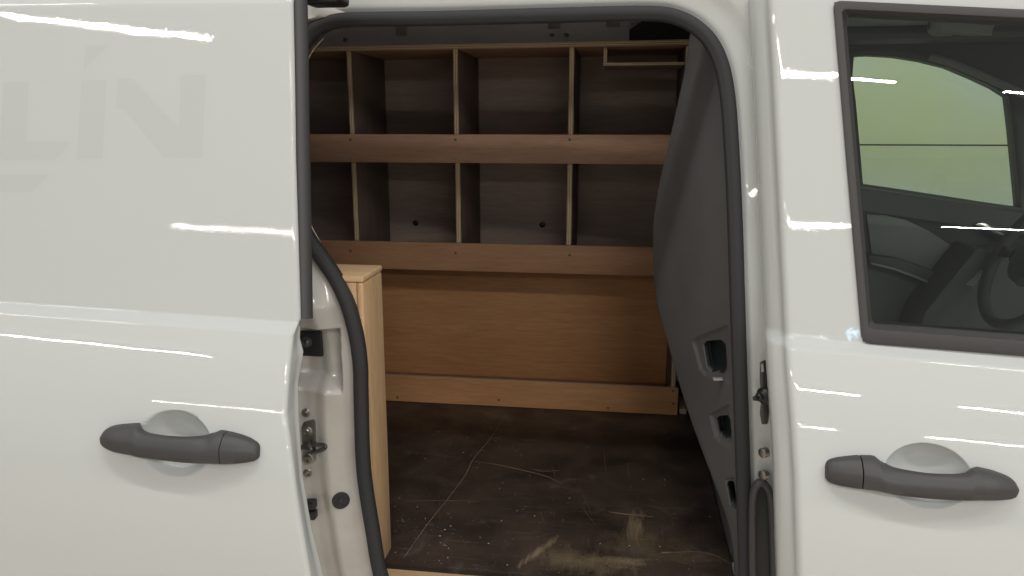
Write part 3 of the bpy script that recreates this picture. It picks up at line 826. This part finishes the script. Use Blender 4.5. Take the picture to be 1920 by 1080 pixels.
def blob(cx, cy, rx, ry, rot, sc_=(30, 5), amt=.8):
    "a worn patch with its own shape: noisy streaks inside an ellipse on the board"
    c = atz(cx, cy, ZF); o_ = ((XF0 + XF1) / 2, (YF0 + YF1) / 2)
    mp = N_(fm, 'ShaderNodeMapping'); mp.vector_type = 'TEXTURE'
    mp.inputs['Location'].default_value = (c[0] - o_[0], c[1] - o_[1], 0); mp.inputs['Rotation'].default_value = (0, 0, rot); mp.inputs['Scale'].default_value = (rx, ry, 1)
    nt.links.new(tc.outputs['Object'], mp.inputs[0])
    sx = N_(fm, 'ShaderNodeSeparateXYZ'); nt.links.new(mp.outputs[0], sx.inputs[0])
    cb = N_(fm, 'ShaderNodeCombineXYZ'); nt.links.new(sx.outputs[0], cb.inputs[0]); nt.links.new(sx.outputs[1], cb.inputs[1])
    ln_ = N_(fm, 'ShaderNodeVectorMath'); ln_.operation = 'LENGTH'; nt.links.new(cb.outputs[0], ln_.inputs[0])
    n = noise(1, 7, (sc_[0], sc_[1], 1), -rot, (cx * .013, cy * .017, 0), 1.0)
    sb = N_(fm, 'ShaderNodeMath'); sb.operation = 'MULTIPLY_ADD'; sb.inputs[1].default_value = -.42; nt.links.new(ln_.outputs['Value'], sb.inputs[0]); nt.links.new(n, sb.inputs[2])
    f2 = noise(1, 3, (260, 130, 1), -rot)
    ad_ = N_(fm, 'ShaderNodeMath'); ad_.operation = 'MULTIPLY_ADD'; ad_.inputs[1].default_value = .45; nt.links.new(f2, ad_.inputs[0]); nt.links.new(sb.outputs[0], ad_.inputs[2])
    return ramp(ad_.outputs[0], .30, .72, (0, 0, 0), (amt, amt, amt))
for a_ in ((1190, 985, .022, .075, -.1, (60, 9), .75), (1165, 1052, .075, .022, 0, (16, 30), .8), (1008, 1035, .011, .085, -.5, (90, 8), .9), (1090, 1055, .11, .045, -.2, (40, 10), .5), (1200, 1020, .10, .06, .1, (30, 14), .3), (1300, 1045, .07, .035, .2, (24, 70), .22), (930, 920, .06, .04, .3, (60, 50), .10), (1080, 920, .03, .02, 0, (60, 60), .12), (815, 815, .012, .012, 0, (60, 60), .2)):
    c_ = mix(blob(*a_), c_, (.20, .155, .095))
nt.links.new(c_, b.inputs['Base Color'])
rr = ramp(noise(12, 5), .3, .7, (.34, .34, .34), (.58, .58, .58)); nt.links.new(rr, b.inputs['Roughness'])
flo = box('plywood_floor', np.array((XF0, YF0, .532)), np.array((XF1, YF1, ZF)), fm, None, .001)
tag(flo, 'dark brown worn plywood floor of the cargo bay with pale scratches', 'floor')
SCR = M('bare_wood_scratch', (.19, .145, .105), .7); SCR2 = M('bare_wood_wear', (.20, .15, .085), .7)
SCR2, _ = vary(SCR2, (.09, .065, .04), (.26, .20, .115), 40, 5)
def onf(px, py): return atz(px, py, ZF)
def scratch(pts, w0, mat=SCR, jit=.0):
    P = smooth_path([onf(*p) for p in pts], 8); n = len(P); rows = []
    for i in range(n):
        t = P[min(i + 1, n - 1)] - P[max(i - 1, 0)]; s = np.array([-t[1], t[0], 0]); s /= np.linalg.norm(s)
        wv = w0 * (.35 + .65 * math.sin(math.pi * min(1, max(0, i / (n - 1)))) ** .5) * random.uniform(.6, 1.15)
        rows.append([P[i] - s * wv + np.array([0, 0, .0004]), P[i] + s * wv + np.array([0, 0, .0004])])
    return grid('scratch', rows, mat, flo)
scratch([(952, 768), (925, 815), (888, 860), (873, 890), (840, 935), (800, 985), (758, 1045)], .0011)
scratch([(888, 865), (930, 871), (975, 881), (1020, 892), (1054, 907)], .0018)
scratch([(998, 880), (1020, 884), (1050, 882)], .0014)
scratch([(745, 807), (800, 808), (860, 810)], .0014)
scratch([(768, 849), (810, 852), (870, 860)], .0010)
scratch([(918, 822), (940, 822.5)], .0013); scratch([(978, 825), (1008, 827)], .0013)
scratch([(760, 939), (840, 939), (900, 940)], .0007)
scratch([(1140, 960), (1180, 965), (1225, 969)], .0022)
scratch([(1230, 1038), (1320, 1036), (1380, 1062)], .0009)
scratch([(1240, 1036), (1270, 1036)], .002)
rs = random.Random(5); SCR3 = M('faint_scratch', (.085, .068, .053), .7)
for k in range(46):
    x, y = rs.gauss(1060, 170), rs.uniform(800, 1070)
    if not 750 < x < 1340: continue
    a = rs.choice((rs.gauss(.05, .12), rs.gauss(-1.1, .3))); l = rs.uniform(8, 55)
    scratch([(x, y), (x + l * .5 * math.cos(a), y - l * .5 * math.sin(a) + rs.uniform(-2, 2)), (x + l * math.cos(a), y - l * math.sin(a))], rs.uniform(.0004, .0011), SCR3)
# crumbs of sawdust and grit
rnd = random.Random(11); V, Fc = [], []
for k in range(260):
    if k < 90: px, py = rnd.gauss(790, 55), rnd.gauss(990, 40)
    elif k < 150: px, py = rnd.gauss(900, 60), rnd.gauss(830, 30)
    else: px, py = rnd.uniform(745, 1370), rnd.uniform(790, 1075)
    c = onf(px, py); r = rnd.choice((.0006, .0008, .001, .0012, .0022)) * rnd.uniform(.7, 1.2)
    if not (XF0 < c[0] < XF1 - .01 and YF0 < c[1] < YS - .02 if False else XF0 < c[0] < XF1 - .01 and YF0 + .005 < c[1] < 1.05): continue
    a = rnd.uniform(0, 6.28); n0 = len(V)
    for t, zz, rr_ in ((0, 0, 1), (2.1, 0, 1.3), (4.2, 0, .8)): V.append((c[0] + r * rr_ * math.cos(a + t), c[1] + r * rr_ * math.sin(a + t), ZF + .0002))
    V.append((c[0], c[1], ZF + .0002 + r * .8)); Fc += [(n0, n0 + 1, n0 + 3), (n0 + 1, n0 + 2, n0 + 3), (n0 + 2, n0, n0 + 3)]
o = new('floor_grit', V, Fc, M('sawdust', (.34, .27, .19), .9), flo, False); o['kind'] = 'stuff'

# threshold strip in front of the floor
a = atz(736, 1066, ZF + .004)
o = box('threshold_strip', np.array((-.47, a[1] - .045, ZF - .030)), np.array((.2, a[1], ZF + .004)), WBT, None, .002)
tag(o, 'pale bare wood strip along the front edge of the dark floor', 'strip')

# ------------------------------------------------------------------ shelf unit
YS = 1.08; TK = .0145; DEP = .33
sh = empty('shelf_unit', (-.6, YS + DEP / 2, ZF))
tag(sh, 'plywood shelf unit with two rows of cubbies and a low bin on the floor', 'shelf')
A = lambda px, py, Y=YS: at(px, py, Y)
XL = A(440, 300)[0]; XRr = A(1291, 200)[0]
def zAt(px, py): return A(px, py)[2]
YB = YS + DEP
# back panels
zt = zAt(930, 88); zm0, zm1 = zAt(915, 305.5), zAt(915, 252); zl0, zl1 = zAt(960, 509), zAt(960, 457)
zk0, zk1 = ZF + .001, zAt(1000, 713)
box('back_panel', (XL, YB, zl0), (XRr, YB + .008, zt), WBK, sh, .001)
box('bin_back_panel', (XL, YS + .24, ZF), (XRr - TK, YS + .248, zl0 - .001), WLO, sh, .001)
# top board: rises slightly to the right
pa, pb_ = A(590, 92), A(1290, 79)
tl_ = math.atan2(pb_[2] - pa[2], pb_[0] - pa[0])
zc_top = (pa[2] + pb_[2]) / 2 + math.tan(tl_) * ((XL + XRr) / 2 - (pa[0] + pb_[0]) / 2)
box('top_board', (XL, YS + .001, zc_top - TK / 2), (XRr, YB, zc_top + TK / 2), WX, sh, .0008, PEZ, '-y', tilt=-tl_)
# shelves behind the two front boards
box('shelf_board', (XL, YS + .014, zm0 + .003), (XRr - TK, YB - .001, zm0 + .003 + TK), WX, sh, .0008)
box('shelf_board', (XL, YS + .014, zl0 + .006), (XRr - TK, YB - .001, zl0 + .006 + TK), WX, sh, .0008)
box('lip_board', (XL, YS - .013, zm0), (XRr - TK * 0, YS, zm1), WX, sh, .001, PEZ, '+z')
box('lip_board', (XL, YS - .013, zl0), (XRr, YS, zl1), WLB, sh, .001, PEZ, '+z')
box('kick_board', (XL, YS - .013, zk0), (A(1271, 740)[0], YS, zk1), WLO, sh, .001, PEZ, '+z')
box('bottom_board', (XL, YS + .001, ZF + .001), (XRr - TK, YS + .239, ZF + .012), WX, sh, .0008)
# uprights
for (px0, px1, y0_, y1_) in ((652, 662, 96, 252), (850.5, 859, 94, 252), (1066, 1076, 90, 252)):
    x0, x1 = A(px0, 175)[0], A(px1, 175)[0]; xc = (x0 + x1) / 2
    ztop = zc_top + math.tan(tl_) * (xc - (XL + XRr) / 2) - TK / 2 - .0005
    lean = math.atan2(A((px0 + px1) / 2, 100)[0] - A((px0 + px1) / 2, 250)[0], 1) * 0
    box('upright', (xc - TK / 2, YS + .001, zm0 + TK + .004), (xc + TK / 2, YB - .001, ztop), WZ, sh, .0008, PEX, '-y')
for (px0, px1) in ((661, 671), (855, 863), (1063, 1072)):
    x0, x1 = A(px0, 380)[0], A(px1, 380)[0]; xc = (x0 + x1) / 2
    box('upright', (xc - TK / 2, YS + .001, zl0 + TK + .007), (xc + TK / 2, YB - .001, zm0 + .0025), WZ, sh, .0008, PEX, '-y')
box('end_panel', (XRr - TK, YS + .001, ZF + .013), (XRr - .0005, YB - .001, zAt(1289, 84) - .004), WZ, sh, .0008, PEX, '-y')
# little cubby under the top board at the end
x0 = A(1131, 105)[0]; zb_ = zAt(1131, 122)
zt_ = zc_top + math.tan(tl_) * (x0 - (XL + XRr) / 2) - TK / 2 - .001
box('cubby_side', (x0, YS + .02, zb_ + .008), (x0 + .011, YS + .20, zt_), WBK, sh, .0008, PEX, '-y')
box('cubby_floor', (x0, YS + .02, zb_), (XRr - TK - .001, YS + .20, zb_ + .0075), WBK, sh, .0008, PEZ, '-y')
# screws and knots
for px in (657, 854, 1068):
    for py in (262, 298, 471):
        c = A(px, py + (0 if py < 400 else (px - 657) * .018), YS - .0132); lathe('screw', c, (0, -1, 0), [(.004, -.002), (.004, .0006), (.0015, .0004), (.0005, -.0005)], STEELD if py != 298 else STEEL, sh, 10)
for (px, py) in ((780, 418), (1017, 421)):
    c = A(px, py, YB - .0005); lathe('panel_bolt', c, (0, -1, 0), [(.010, 0), (.010, .004), (.007, .006), (.0005, .006)], BLACK, sh, 14)
for (px, py) in ((745, 745), (935, 750), (1140, 765), (1262, 733), (1262, 757)):
    c = A(px, py, YS - .0132); lathe('screw', c, (0, -1, 0), [(.0035, -.002), (.0035, .0004), (.0005, .0003)], STEELD, sh, 10)
# loose offcut beside the unit
a, b_ = A(1272, 767), A(1287, 777)
o = box('wood_offcut', (a[0] + .004, YS + .0, ZF + .0005), (b_[0], YS + .12, ZF + .016), WBT, None, .001)
tag(o, 'short pale wood offcut lying on the floor between shelf unit and bulkhead', 'offcut')

# ------------------------------------------------------------------ narrow plywood box by the rear of the opening
YB0, YB1 = .103, .218
zbt = at(714, 497, YB1)[2]
XB = at(725, 760, YB1)[0]
bxo = empty('plywood_box', (XB - .3, (YB0 + YB1) / 2, ZF))
tag(bxo, 'tall narrow birch plywood box with rounded edges beside the door opening', 'box')
box('side_board', (XB - .012, YB0, ZF + .0005), (XB, YB1, zbt - .0125), WB, bxo, .004, segs=3)
box('top_board', (XB - .6, YB0, zbt - .012), (XB + .001, YB1 + .002, zbt), WBT, bxo, .004, segs=3)
box('face_board', (XB - .034, YB0, ZF + .0005), (XB - .0122, YB0 + .012, zbt - .0125), WB, bxo, .001)
box('back_board', (XB - .6, YB1 - .013, ZF + .0005), (XB - .0125, YB1, zbt - .0125), WB, bxo, .001)
